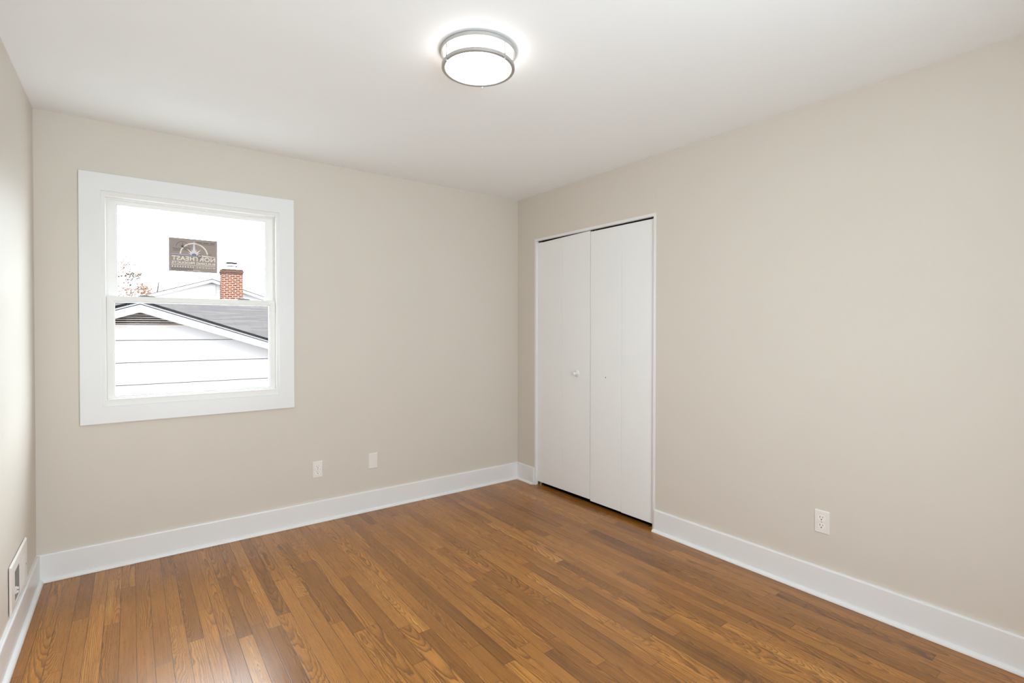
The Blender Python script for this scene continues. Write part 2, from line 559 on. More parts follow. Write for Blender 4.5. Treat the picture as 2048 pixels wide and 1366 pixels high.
def base_profile(sign=1):
    # (distance from wall, height) outline, eased top edge
    return [(0, 0), (BT, 0), (BT, BH - 0.007), (BT - 0.0015, BH - 0.003), (BT - 0.005, BH), (0, BH)]


def shoe_profile():
    q = [(BT, 0.0)]
    for i in range(9):
        a = math.pi / 2 * i / 8
        q.append((BT + SH * math.cos(a), 0.001 + (SH + 0.001) * math.sin(a)))
    return q


def baseboard(name, side, a, b, sa, sb, label):
    m = MB()
    s = MB()
    if side == 'back':
        m.prism([(-d, z) for d, z in base_profile()], 'x', a, b)
        s.prism([(-d, z) for d, z in shoe_profile()], 'x', sa, sb)
    elif side == 'right':
        m.prism([(-d, z) for d, z in base_profile()], 'y', a, b)
        s.prism([(-d, z) for d, z in shoe_profile()], 'y', sa, sb)
    elif side == 'left':
        m.prism([(-W + d, z) for d, z in base_profile()], 'y', a, b)
        s.prism([(-W + d, z) for d, z in shoe_profile()], 'y', sa, sb)
    elif side == 'front':
        m.prism([(-D + d, z) for d, z in base_profile()], 'x', a, b)
        s.prism([(-D + d, z) for d, z in shoe_profile()], 'x', sa, sb)
    o = tag(m.build(name, M['trim']), label, 'baseboard', kind='structure')
    sh = s.build('shoe_molding', M['trim'], parent=o, smooth=True)
    return o


g = BT + SH
baseboard('baseboard_back', 'back', -W, 0.0, -W + 0.004, -0.004, 'white baseboard below the window wall')
baseboard('baseboard_left', 'left', -D, -BT, -D, -BT - 0.002, 'white baseboard below the register wall')
baseboard('baseboard_right', 'right', -D, CY0 - 0.001, -D, CY0 + 0.004, 'long white baseboard right of the closet')
baseboard('baseboard_corner', 'right', CY1 + 0.001, -BT, CY1 + 0.012, -BT - 0.002, 'short white baseboard between corner and closet')
baseboard('baseboard_front', 'front', -W + BT, -BT, -W + g, -g, 'white baseboard behind the viewer')

# ------------------------------------------------------------------ window
win = thing('window_1', (-2.405, 0.0, 0.797), 'white double hung window with flat casing', 'window', kind='structure')
MB().frame(-2.947, -1.8665, 0.796, 2.157, -2.855, -1.959, 0.8885, 2.0638, -0.0195, 0.0).bevel(0.0016, 2).build('casing', M['trim'], parent=win)
# stepped frame: stop strips, then the vinyl frame behind them
fm = MB()
fm.frame(-2.8575, -1.9575, 0.8855, 2.0665, -2.8355, -1.9745, 0.9265, 2.0385, -0.0085, 0.0115).bevel(0.0025, 2)
fm.frame(-2.8578, -1.9572, 0.8852, 2.0668, -2.8415, -1.9685, 0.905, 2.0425, 0.0115, 0.139)
fm.frame(-2.8410, -1.9690, 0.906, 2.0420, -2.8330, -1.9770, 0.915, 2.0330, 0.0475, 0.0535)
fm.build('frame', M['vinyl'], parent=win)
lo = MB().frame(-2.8350, -1.9752, 0.909, 1.4955, -2.8035, -2.0065, 0.9365, 1.4655, 0.0135, 0.0455).bevel(0.0022, 2).build('lower_sash', M['vinyl'], parent=win)
MB().frame(-2.8035, -2.0065, 0.9365, 1.4655, -2.7975, -2.0125, 0.9425, 1.4595, 0.0185, 0.0400).bevel(0.0018, 2).build('glazing_bead', M['bead'], parent=lo)
MB().box(-2.7980, -2.0120, 0.0280, 0.0310, 0.9420, 1.4600).build('pane', M['glass'], parent=lo)
us = MB().frame(-2.8385, -1.9715, 1.4625, 2.0400, -2.7900, -2.0230, 1.4845, 2.0120, 0.0555, 0.0865).bevel(0.0022, 2).build('upper_sash', M['vinyl'], parent=win)
MB().frame(-2.7900, -2.0230, 1.4845, 2.0120, -2.7850, -2.0280, 1.4880, 2.0070, 0.0600, 0.0820).bevel(0.0015, 2).build('glazing_bead', M['bead'], parent=us)
MB().box(-2.7860, -2.0270, 0.0700, 0.0730, 1.4870, 2.0080).build('pane', M['glass'], parent=us)
for lx in (-2.652, -2.160):
    lk = MB()
    lk.prism([(lx - 0.036, 1.4955), (lx + 0.042, 1.4955), (lx + 0.030, 1.5015), (lx - 0.028, 1.5015)], 'y', 0.018, 0.044)
    lk.lathe([(0.0125, 1.5015), (0.0125, 1.5050), (0.009, 1.5065), (0.0, 1.5065)], (lx - 0.002, 0.031, 0), 20)
    lk.prism([(lx - 0.038, 1.5022), (lx + 0.004, 1.5022), (lx + 0.004, 1.5055), (lx - 0.038, 1.5048)], 'y', 0.024, 0.034)
    lk.build('sash_lock', M['lockgrey'], parent=lo)

# unseen window added behind the viewer to brighten the room
w2 = thing('window_fill', ((VX0 + VX1) / 2, -D, VZ0), 'added unseen window behind the viewer, for fill light', 'window', kind='structure')
MB().frame(VX0 - 0.085, VX1 + 0.085, VZ0 - 0.085, VZ1 + 0.085, VX0 + 0.004, VX1 - 0.004, VZ0 + 0.004, VZ1 - 0.004, -D, -D + 0.0195).build('casing', M['trim'], parent=w2)
MB().frame(VX0, VX1, VZ0, VZ1, VX0 + 0.05, VX1 - 0.05, VZ0 + 0.05, VZ1 - 0.05, -D - 0.09, -D - 0.03).build('frame', M['vinyl'], parent=w2)
MB().box(VX0 + 0.049, VX1 - 0.049, -D - 0.062, -D - 0.058, VZ0 + 0.049, VZ1 - 0.049).build('pane', M['glass'], parent=w2)

# ------------------------------------------------------------------ sticker on the upper pane
SX0, SX1, SZ0, SZ1, SY = -2.5460, -2.2955, 1.6570, 1.8565, 0.0695
st = thing('window_sticker', ((SX0 + SX1) / 2, SY, SZ0), 'taupe sticker with compass emblem on the upper window pane', 'sticker')
SW_, SH_ = SX1 - SX0, SZ1 - SZ0


def su(u):
    return SX0 + u * SW_


def sv(v):
    return SZ1 - v * SH_


YS = SY - 0.0010


def sheet(pts, y=YS, th=0.0003, mb=None):
    mb = mb or MB()
    mb.prism([(su(a), sv(b)) for a, b in pts], 'y', y - th, y)
    return mb


def arc_band(mb, cu, cv, r0, r1, a0, a1, n=28, y=YS, th=0.0003):
    cx, cz = su(cu), sv(cv)
    for i in range(n):
        t0 = math.radians(a0 + (a1 - a0) * i / n)
        t1 = math.radians(a0 + (a1 - a0) * (i + 1) / n)
        mb.prism([(cx + r0 * math.cos(t0), cz + r0 * math.sin(t0)), (cx + r1 * math.cos(t0), cz + r1 * math.sin(t0)),
                  (cx + r1 * math.cos(t1), cz + r1 * math.sin(t1)), (cx + r0 * math.cos(t1), cz + r0 * math.sin(t1))], 'y', y - th, y)


def spike(mb, cu, cv, ang, r0, r1, hw, y=YS, th=0.0003):
    cx, cz = su(cu), sv(cv)
    d = (math.cos(math.radians(ang)), math.sin(math.radians(ang)))
    n = (-d[1], d[0])
    mb.prism([(cx + d[0] * r0 + n[0] * hw, cz + d[1] * r0 + n[1] * hw), (cx + d[0] * r1, cz + d[1] * r1),
              (cx + d[0] * r0 - n[0] * hw, cz + d[1] * r0 - n[1] * hw)], 'y', y - th, y)


def lettering(text, u0, u1, v0, v1, mat, name='lettering', spacing=1.0, y=YS - 0.0002, bold=0.0, parent=st):
    """text seen from its back: it reads right to left on this side of the glass"""
    cu = bpy.data.curves.new(name, 'FONT')
    cu.body = text
    cu.space_character = spacing
    cu.offset = bold
    tmp = bpy.data.objects.new(name, cu)
    COL.objects.link(tmp)
    bpy.context.view_layer.update()
    dg = bpy.context.evaluated_depsgraph_get()
    me = bpy.data.meshes.new_from_object(tmp.evaluated_get(dg))
    bpy.data.objects.remove(tmp)
    bpy.data.curves.remove(cu)
    xs = [v.co.x for v in me.vertices]
    ys = [v.co.y for v in me.vertices]
    x0, x1, y0, y1 = min(xs), max(xs), min(ys), max(ys)
    base = Vector(parent['base'])
    for v in me.vertices:
        a = (v.co.x - x0) / (x1 - x0)
        b = (v.co.y - y0) / (y1 - y0)
        u = u1 + (u0 - u1) * a
        vv = v1 + (v0 - v1) * b
        v.co = Vector((su(u), y, sv(vv))) - base
    me.materials.append(mat)
    o = bpy.data.objects.new(name, me)
    COL.objects.link(o)
    o.parent = parent
    o['base'] = tuple(base)
    return o


MB().box(SX0 + 0.003, SX1 - 0.003, SY - 0.0006, SY + 0.0004, SZ0 + 0.003, SZ1 - 0.003).build('backing', M['st_back'], parent=st)
MB().frame(SX0, SX1, SZ0, SZ1, SX0 + 0.0055, SX1 - 0.0055, SZ0 + 0.004, SZ1 - 0.004, SY - 0.0011, SY + 0.0004).build('border', M['st_edge'], parent=st)
# large compass rose
em = MB()
arc_band(em, .51, .485, 0.0665, 0.0735, 3, 177, 40)
for a_, r_, w_ in ((45, .053, .0048), (135, .053, .0048), (22, .036, .0034), (158, .036, .0034), (67, .040, .0030), (113, .040, .0030)):
    spike(em, .51, .485, a_, 0.016, r_, w_)
cmp_ = em.build('compass_emblem', M['st_cream'], parent=st)
ep = MB()
spike(ep, .51, .43, 90, 0.0, 0.0765, 0.0098, y=YS - 0.0004)
ep.build('compass_needle', M['st_pale'], parent=cmp_)
eh = MB()
arc_band(eh, .51, .50, 0.0135, 0.0178, 2, 178, 20, y=YS - 0.0008)
eh.build('compass_hub', M['st_pale'], parent=cmp_)
sheet([(.44, .50), (.45, .465), (.48, .435), (.54, .435), (.57, .465), (.58, .50)], y=YS - 0.00045).build('hub_shade', M['st_blue'], parent=cmp_)
sheet([(.045, .488), (.44, .492), (.44, .518), (.045, .512)]).build('rule', M['st_blue'], parent=st)
sheet([(.045, .482), (.44, .482), (.44, .490), (.045, .490)]).build('rule', M['st_cream'], parent=st)
sheet([(.58, .470), (.80, .490), (.96, .510), (.96, .522), (.58, .512)]).build('rule', M['st_cream'], parent=st)
sheet([(.045, .792), (.955, .792), (.955, .803), (.045, .803)]).build('rule', M['st_cream'], parent=st)
lettering('NORTHEAST', .06, .955, .535, .665, M['st_cream'], spacing=1.06, bold=0.018)
lettering('BUILDING PRODUCTS', .06, .955, .695, .768, M['st_cream'], spacing=1.02, bold=0.018)
lettering('W I N D O W S', .56, .955, .832, .872, M['st_cream'], spacing=1.1, bold=0.02)
tiny = MB()
for i in range(9):
    u_ = .065 + i * .052
    sheet([(u_, .832), (u_ + .017, .832), (u_ + .017, .872), (u_, .872)], mb=tiny)
tiny.build('fine_print', M['st_cream'], parent=st)
tiny = MB()
for i in range(22):
    u_ = .375 + i * .0118
    sheet([(u_, .945), (u_ + .0085, .945), (u_ + .0085, .962), (u_, .962)], mb=tiny)
tiny.build('fine_print', M['st_cream'], parent=st)
# dark print: second small compass, text, icons, seal
sm = MB()
arc_band(sm, .277, .262, 0.0315, 0.0335, 5, 175, 24)
for a_, r_, w_ in ((90, .036, .0022), (45, .021, .0014), (135, .021, .0014), (20, .016, .001), (160, .016, .001), (68, .017, .001), (112, .017, .001)):
    spike(sm, .277, .262, a_, 0.001, r_, w_)
sheet([(.27, .262), (.43, .278), (.43, .292), (.25, .274)], mb=sm)
sm.build('small_compass', M['st_navy'], parent=st)
lettering('NORTHEAST', .075, .43, .30, .362, M['st_navy'], spacing=1.02)
for row_, (a0, a1, v0, v1, n_) in enumerate(((.56, .945, .082, .112, 19), (.56, .945, .136, .150, 19), (.08, .26, .375, .385, 12), (.775, .875, .438, .458, 5))):
    dk = MB()
    for i in range(n_):
        if row_ == 0 and i in (6, 13):
            continue
        u_ = a0 + (a1 - a0) * i / n_
        sheet([(u_, v0), (u_ + (a1 - a0) / n_ * .78, v0), (u_ + (a1 - a0) / n_ * .78, v1), (u_, v1)], mb=dk)
    dk.build('fine_print', M['st_plum'], parent=st)
for i in range(6):
    u_ = .058 + i * .073
    ic = MB()
    ic.frame(su(u_), su(u_ + .058), sv(.955), sv(.898), su(u_ + .014), su(u_ + .044), sv(.943), sv(.911), YS - 0.0003, YS)
    ic.build('icon', M['st_plum'], parent=st)
sl = MB()
arc_band(sl, .622, .512, 0.0082, 0.0118, 0, 360, 28, y=YS - 0.0006)
sheet([(.588, .545), (.658, .545), (.652, .562), (.594, .562)], y=YS - 0.0006, mb=sl)
sl.build('round_seal', M['st_navy'], parent=st)
sd = MB()
arc_band(sd, .622, .512, 0.0, 0.0080, 0, 360, 20, y=YS - 0.0006) if False else None
sheet([(.600, .535), (.600, .50), (.612, .482), (.632, .482), (.644, .50), (.644, .535)], y=YS - 0.0006, mb=sd)
sd.build('seal_center', M['st_edge'], parent=st)

# ------------------------------------------------------------------ closet: jamb lining, track, bifold doors
jb = MB()
JT = 0.019
jb.prism([(CY0, 0), (CY0 + JT, 0), (CY0 + JT, CZ - JT), (CY1 - JT, CZ - JT), (CY1 - JT, 0), (CY1, 0), (CY1, CZ), (CY0, CZ)], 'x', -0.0025, 0.115)
jb.bevel(0.0012, 2)
jamb = tag(jb.build('trim_1', M['trim']), 'white jamb lining around the closet opening', 'closet trim', kind='structure')
tk = MB()
tk.box(0.022, 0.052, CY0 + JT + 0.001, CY1 - JT - 0.001, CZ - JT - 0.0012, CZ - JT + 0.0)
tk.box(0.022, 0.0245, CY0 + JT + 0.001, CY1 - JT - 0.001, CZ - JT - 0.006, CZ - JT)
tk.box(0.0495, 0.052, CY0 + JT + 0.001, CY1 - JT - 0.001, CZ - JT - 0.006, CZ - JT)
tk.build('door_track', M['track'], parent=jamb)
for y_, s_ in ((CY1 - JT, -1), (CY0 + JT, 1)):
    br = MB()
    ya, yb = sorted((y_ + s_ * 0.0005, y_ + s_ * 0.040))
    br.box(0.020, 0.050, ya, yb, 0.0, 0.003)
    ya, yb = sorted((y_ + s_ * 0.0005, y_ + s_ * 0.003))
    br.box(0.020, 0.050, ya, yb, 0.0, 0.045)
    br.lathe([(0.005, 0.003), (0.005, 0.030)], (0.034, y_ + s_ * 0.024, 0.0), 12)
    br.lathe([(0.009, 0.003), (0.009, 0.010)], (0.034, y_ + s_ * 0.024, 0.0), 12)
    br.build('pivot_bracket', M['brass'], parent=jamb)

DX0, DX1 = 0.0185, 0.050
panels = [(-0.5585, -0.2568, 0.0355, 0.0315, 2.0425, 2.0355), (-0.8630, -0.5600, 0.0395, 0.0355, 2.0490, 2.0425),
          (-1.1690, -0.8690, 0.0328, 0.0298, 2.0405, 2.0400), (-1.4525, -1.1708, 0.0328, 0.0298, 2.0395, 2.0405)]
for di, (name, lab) in enumerate((('door_1', 'left white bifold closet door with round knob'), ('door_2', 'right white bifold closet door without knob'))):
    ps = panels[di * 2:di * 2 + 2]
    d = thing(name, (0.034, ps[0][1], 0.0), lab, 'closet door', kind='structure')
    for (ya, yb, zba, zbb, zta, ztb) in ps:
        m = MB().prism([(ya, zba), (yb, zbb), (yb, ztb), (ya, zta)], 'x', DX0, DX1).bevel(0.0012, 2)
        pn = m.build('panel', M['door'], parent=d)
    if di == 0:
        kb = MB()
        kb.lathe([(0.0, -0.0400), (0.008, -0.0395), (0.0135, -0.036), (0.0155, -0.030), (0.0135, -0.024), (0.0085, -0.019), (0.0075, -0.012),
                  (0.011, -0.0085), (0.0215, -0.0065), (0.0255, -0.0035), (0.0265, 0.0)], (DX0, -0.7265, 0.9735), 32, axis='x')
        kb.build('knob', M['trim'], parent=d, smooth=True)
        pv = (-0.285,)
    else:
        sc_ = MB()
        sc_.lathe([(0.0, -0.0006), (0.0035, -0.0006), (0.0042, 0.0)], (DX0, -1.0217, 0.9652), 16, axis='x')
        sc_.build('screw_hole', M['slot'], parent=d)
        pv = (-0.898, -1.425)
    for y_ in pv:
        MB().lathe([(0.0045, 2.034), (0.0045, 2.0495)], (0.034, y_, 0.0), 12).build('pivot_pin', M['nickel'], parent=d)

# ------------------------------------------------------------------ outlets and wall plates
def outlet(loc, wall, label):
    """duplex outlet, local x across the plate, y out of the wall (negative = into the room), z up"""
    t = thing('duplex_outlet', loc, label, 'outlet', group='duplex outlets in the walls')
    if wall == 'right':
        t.rotation_euler = (0, 0, math.radians(-90))
    t['base'] = (0.0, 0.0, 0.0)
    m = MB()
    w, h, th = 0.035, 0.0572, 0.0058
    # plate with sloped sides
    vs0 = [(-w, 0, -h), (w, 0, -h), (w, 0, h), (-w, 0, h)]
    i_ = 0.0042
    vs1 = [(-w + i_, -th, -h + i_), (w - i_, -th, -h + i_), (w - i_, -th, h - i_), (-w + i_, -th, h - i_)]
    a = [m.bm.verts.new(q) for q in vs0]
    b = [m.bm.verts.new(q) for q in vs1]
    m.bm.faces.new(list(reversed(a)))
    m.bm.faces.new(b)
    for j in range(4):
        n2 = (j + 1) % 4
        m.bm.faces.new((a[j], a[n2], b[n2], b[j]))
    m.bevel(0.0012, 2, 15)
    m.build('cover_plate', M['plate'], parent=t)
    for s in (1, -1):
        cz = 0.0195 * s
        r = MB()
        pts = []
        for kk in range(40):
            an = 2 * math.pi * kk / 40
            pts.append((0.0172 * math.cos(an), max(-0.0140, min(0.0140, 0.0172 * math.sin(an))) + cz))
        r.prism(pts, 'y', -th - 0.0016, -0.002)
        rc = r.build('receptacle', M['recept'], parent=t)
        q = MB()
        q.box(-0.0074, -0.0050, -th - 0.0019, -th - 0.0010, cz + 0.0005, cz + 0.0090)
        q.box(0.0050, 0.0070, -th - 0.0019, -th - 0.0010, cz + 0.0015, cz + 0.0085)
        q.lathe([(0.0028, -th - 0.0019), (0.0028, -th - 0.0010)], (0, 0, cz - 0.0068), 16, axis='y')
        q.build('slots', M['slot'], parent=rc)
    MB().lathe([(0.0, -th - 0.0012), (0.0024, -th - 0.0009), (0.0030, -th + 0.0005)], (0, 0, 0), 16, axis='y').build('screw', M['nickel'], parent=t)
    return t


outlet((-1.7145, 0.0, 0.3565), 'back', 'duplex outlet low on the wall right of the window')
outlet((0.0, -2.4730, 0.3660), 'right', 'duplex outlet low on the long wall right of the closet')
bp_ = MB()
bx, bz, th = -1.3240, 0.3570, 0.0056
i_ = 0.0042
a = [bp_.bm.verts.new(q) for q in ((bx - .0345, 0, bz - .0572), (bx + .0345, 0, bz - .0572), (bx + .0345, 0, bz + .0572), (bx - .0345, 0, bz + .0572))]
b = [bp_.bm.verts.new(q) for q in ((bx - .0345 + i_, -th, bz - .0572 + i_), (bx + .0345 - i_, -th, bz - .0572 + i_), (bx + .0345 - i_, -th, bz + .0572 - i_), (bx - .0345 + i_, -th, bz + .0572 - i_))]
bp_.bm.faces.new(list(reversed(a)))
bp_.bm.faces.new(b)
for j in range(4):
    n2 = (j + 1) % 4
    bp_.bm.faces.new((a[j], a[n2], b[n2], b[j]))
bp_.bevel(0.0012, 2, 15)
tag(bp_.build('blank_wall_plate', M['plate'], origin=(bx, 0, bz)), 'blank ivory wall plate with no sockets, low on the window wall', 'wall plate')

# ------------------------------------------------------------------ wall register on the left wall
RX = -W
rg = thing('wall_register', (RX, -0.55, 0.163), 'ivory metal heating register above the baseboard on the left wall', 'register')
RY0, RY1, RZ0, RZ1 = -0.7425, -0.3600, 0.1600, 0.3580
OY0, OY1, OZ0, OZ1 = -0.6690, -0.4340, 0.1800, 0.3130
pl = MB()
o_ = ((RY0, RZ0), (RY1, RZ0), (RY1, RZ1), (RY0, RZ1))
n_ = ((OY0, OZ0), (OY1, OZ0), (OY1, OZ1), (OY0, OZ1))
lv = {}
# flange rises from the wall, rolls over to a flat face, then turns in at the opening
for key, q, x in (('a', o_, RX + 0.003), ('b', tuple((y + (0.006 if y == RY0 else -0.006), z + (0.006 if z == RZ0 else -0.006)) for y, z in o_), RX + 0.010),
                  ('c', n_, RX + 0.010), ('d', n_, RX + 0.002)):
    lv[key] = [pl.bm.verts.new((x, y, z)) for y, z in q]
for A, B in (('a', 'b'), ('b', 'c'), ('c', 'd'), ('d', 'a')):
    for j in range(4):
        n2 = (j + 1) % 4
        pl.bm.faces.new((lv[A][j], lv[A][n2], lv[B][n2], lv[B][j]))
pl.build('face_plate', M['regist'], parent=rg)
MB().box(RX - 0.1195, RX - 0.085, DY0 + 0.0005, DY1 - 0.0005, DZ0 + 0.0005, DZ1 - 0.0005).build('duct_back', M['regback'], parent=rg)
mid_y = -0.5495
fn = MB()
y_ = OY0 + 0.004
while y_ < mid_y - 0.016:
    fn.prism([(RX - 0.026, y_ + 0.0120), (RX - 0.0252, y_ + 0.0126), (RX + 0.0068, y_ + 0.0006), (RX + 0.0060, y_)], 'z', OZ0 + 0.0006, OZ1 - 0.0006)
    y_ += 0.0098
fn.box(RX - 0.085, RX + 0.0078, mid_y - 0.0045, mid_y - 0.0025, OZ0 + 0.0006, OZ1 - 0.0006)
fn.build('damper_blades', M['galv'], parent=rg)
fn = MB()
y_ = mid_y + 0.006
fn.box(RX + 0.0012, RX + 0.0095, mid_y - 0.002, mid_y + 0.003, OZ0, OZ1)
while y_ < OY1 - 0.006:
    fn.prism([(RX + 0.0015, y_), (RX + 0.0022, y_ - 0.0004), (RX + 0.0094, y_ + 0.0062), (RX + 0.0088, y_ + 0.0068)], 'z', OZ0 + 0.001, OZ1 - 0.001)
    y_ += 0.0066
fn.build('louver_bank', M['regist'], parent=rg)
lvr = MB()
lvr.box(RX + 0.0060, RX + 0.0130, -0.6560, -0.6440, 0.2160, 0.2440)
lvr.box(RX + 0.0130, RX + 0.0190, -0.6530, -0.6470, 0.2180, 0.2270)
lvr.box(RX + 0.0130, RX + 0.0190, -0.6530, -0.6470, 0.2330, 0.2420)
lvr.bevel(0.0008, 1).build('lever', M['regist'], parent=rg)
MB().lathe([(0.004, 0.0), (0.003, 0.0012), (0.0, 0.0014)], (RX + 0.010, -0.3950, 0.2450), 14, axis='x').build('screw', M['steel'], parent=rg)

# ------------------------------------------------------------------ ceiling light
LX, LY = -1.592, -1.816
cl_ = thing('ceiling_light', (LX, LY, H), 'round flush ceiling light with two nickel rings and glowing diffuser', 'ceiling light')
MB().lathe([(0.140, 2.4395), (0.140, 2.4280), (0.0, 2.4280)], (LX, LY, 0), 72).build('base_pan', M['plate'], parent=cl_, smooth=True)


def ring(r, z0, z1, th):
    m = MB()
    e = 0.0016
    m.lathe([(r - th, z0 + e), (r - th + e, z0), (r - e, z0), (r, z0 + e), (r, z1 - e), (r - e, z1), (r - th + e, z1), (r - th, z1 - e)], (LX, LY, 0), 96, closed=True)
    return m


ring(0.1515, 2.4215, 2.4365, 0.012).build('top_ring', M['nickel'], parent=cl_, smooth=True)
ring(0.1475, 2.3650, 2.3785, 0.0135).build('bottom_ring', M['nickel'], parent=cl_, smooth=True)
MB().lathe([(0.1325, 2.4275), (0.1360, 2.4200), (0.1360, 2.3800), (0.1335, 2.3740), (0.1310, 2.3675), (0.115, 2.3645), (0.06, 2.3625), (0.0, 2.3620)], (LX, LY, 0), 96).build('diffuser', M['glow'], parent=cl_, smooth=True)
for an in (178, 282, 50):
    rx, ry = LX + 0.1445 * math.cos(math.radians(an)), LY + 0.1445 * math.sin(math.radians(an))
    rd = MB()
    rd.lathe([(0.0022, 2.4240), (0.0022, 2.3640)], (rx, ry, 0), 12)
    rd.lathe([(0.0038, 2.3650), (0.0042, 2.3610), (0.0030, 2.3575), (0.0, 2.3565)], (rx, ry, 0), 14)
    rd.lathe([(0.0036, 2.3830), (0.0036, 2.3790)], (rx, ry, 0), 14)
    rd.build('rod', M['nickel'], parent=cl_, smooth=True)

# ------------------------------------------------------------------ outside: ground, two houses, trees
GZ = -2.1
tag(MB().box(-40, 40, 0.5, 70, GZ - 0.1, GZ).build('ground', M['bounce_ground']), 'unseen ground made pale to bounce light into the room', 'ground', kind='structure')

# the rest of the house this room is in: storey below, neighbouring rooms, roof with eaves
ob = MB()
ob.box(0.80, 6.5, -D - 0.12, 0.14, GZ, H + 0.06)
ob.box(-W - 0.12, 0.80, -D - 0.12, 0.14, GZ, -0.03)
ob.prism([(0.60, H + 0.02), (0.60, H + 0.16), (-1.9, H + 1.1), (-D - 0.6, H + 0.16), (-D - 0.6, H + 0.02), (-D - 0.12, H + 0.061), (0.14, H + 0.061)], 'x', -W - 0.50, 6.8)
tag(ob.build('wall_exterior', M['extwhite']), 'outer walls and roof of the house around this room', 'house shell', kind='structure')

# neighbouring house: louvered front gable joined to a wider roof behind
PX, PZ, SL = -2.635, 1.662, 0.3385       # ridge of the front gable, roof slope
FY, WY = 4.60, 4.78                      # rake fascia plane, wall plane
HWID = 3.45
hs = thing('house', (PX, WY, GZ), 'nearer white house with louvered gable vent and grey shingle roof', 'house')


def rake(x):
    return PZ - SL * abs(x - PX)


sd_ = MB()
EXP = 0.2925
lines = [1.3400 + 0.0]
z_top = 1.3400
# first board under the vent, then full boards down to the ground
zs = [1.340, 1.160]
while zs[-1] > GZ + 0.1:
    zs.append(zs[-1] - EXP)
XL, XR = PX - HWID + 0.30, PX + HWID - 0.30


def half_at(z):
    return min(HWID - 0.30, (PZ - 0.03 - z) / SL)


for z1, z0 in zip(zs[:-1], zs[1:]):
    z0 = max(z0, GZ)
    g_ = 0.0042
    pts = []
    b0, b1 = z0 + g_, z1 - g_
    for z in (b0, b1):
        pts.append(half_at(z))
    poly = [(PX - pts[0], b0), (PX + pts[0], b0)]
    zc = PZ - 0.03 - SL * (HWID - 0.30)
    if b0 < zc < b1:
        poly += [(PX + pts[0], zc)]
    poly += [(PX + pts[1], b1), (PX - pts[1], b1)]
    if b0 < zc < b1:
        poly += [(PX - pts[0], zc)]
    sd_.prism(poly, 'y', WY - 0.034, WY)
sdo = sd_.build('siding', M['extwhite'], parent=hs)
MB().prism([(PX - HWID + .32, GZ), (PX + HWID - .32, GZ), (PX + HWID - .32, rake(PX + HWID - .32) - .05), (PX, PZ - .05), (PX - HWID + .32, rake(PX - HWID + .32) - .05)], 'y', WY, WY + 0.08).build('wall', M['backing'], parent=hs)
# louvered triangular vent under the peak
vt = MB()
vt.mi = 0
z_ = 1.372
while z_ < 1.545:
    hw = (PZ - 0.075 - z_ - 0.02) / SL
    if hw > 0.04:
        vt.prism([(WY - 0.026, z_), (WY - 0.022, z_ - 0.002), (WY - 0.010, z_ + 0.010), (WY - 0.014, z_ + 0.012)], 'x', PX - hw, PX + hw)
    z_ += 0.0295
vo = vt.build('gable_vent', M['slat'], parent=hs)
MB().box(PX - 0.86, PX + 0.86, WY - 0.034, WY - 0.004, 1.338, 1.362).build('vent_sill', M['slat'], parent=vo)
# rake fascia boards with drip edge
for s in (-1, 1):
    fa = MB()
    xe = PX + s * HWID
    fa.prism([(PX, PZ - 0.035), (xe, PZ - 0.035 - SL * HWID), (xe, PZ - 0.135 - SL * HWID), (PX, PZ - 0.135)], 'y', FY, FY + 0.02)
    fa.prism([(PX, PZ - 0.118), (xe, PZ - 0.118 - SL * HWID), (xe, PZ - 0.135 - SL * HWID), (PX, PZ - 0.135)], 'y', FY + 0.02, WY - 0.002)
    fa.build('fascia', M['soffit'], parent=hs)
    de = MB()
    de.prism([(PX, PZ - 0.008), (xe, PZ - 0.008 - SL * HWID), (xe, PZ - 0.026 - SL * HWID), (PX, PZ - 0.026)], 'y', FY - 0.018, FY + 0.02)
    de.build('drip_edge', M['soffit'], parent=hs)
    rs = MB()
    rs.prism([(PX, PZ + 0.026), (xe + s * 0.03, PZ + 0.026 - SL * (HWID + 0.03)), (xe + s * 0.03, PZ - 0.006 - SL * (HWID + 0.03)), (PX, PZ - 0.006)], 'y', FY - 0.030, 8.3)
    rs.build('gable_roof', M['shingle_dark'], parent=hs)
# wide roof behind, eave facing us
mr = MB()
EY, EZ, RY, RZ = 6.45, 1.165, 9.0, 1.885
mr.prism([(EY, EZ), (RY, RZ), (RY + 2.6, EZ - 0.02), (RY + 2.6, EZ - 0.06), (RY, RZ - 0.04), (EY, EZ - 0.04)], 'x', -8.5, 5.0)
mr.build('main_roof', M['shingle'], parent=hs)
MB().box(-8.2, 4.7, 6.75, 11.2, GZ, 1.12).build('main_wall', M['extwhite'], parent=hs)
gt = MB()
gt.prism([(EY - 0.10, EZ - 0.005), (EY - 0.09, EZ - 0.09), (EY + 0.0, EZ - 0.10), (EY + 0.0, EZ - 0.005)], 'x', PX + 1.45, 5.0)
gt.build('gutter', M['soffit'], parent=hs)

# second house further back with a brick chimney
h2 = thing('house', (0.05, 22.0, GZ), 'farther white house behind with a tall brick chimney', 'house')
QX, QZ, QS, QW = 0.055, 3.47, 0.335, 4.2
sd2 = MB()
z_ = GZ
while z_ < QZ - 0.12:
    zt = z_ + 0.125
    hw0 = min(QW - 0.25, (QZ - 0.10 - z_) / QS)
    hw1 = min(QW - 0.25, (QZ - 0.10 - zt) / QS)
    if hw1 <= 0.02:
        break
    v = [sd2.bm.verts.new(q) for q in ((QX - hw0, 21.985, z_), (QX + hw0, 21.985, z_), (QX + hw1, 22.0, zt), (QX - hw1, 22.0, zt))]
    sd2.bm.faces.new(v)
    v = [sd2.bm.verts.new(q) for q in ((QX - hw0, 21.985, z_), (QX + hw0, 21.985, z_), (QX + hw0, 22.01, z_), (QX - hw0, 22.01, z_))]
    sd2.bm.faces.new(v)
    z_ = zt
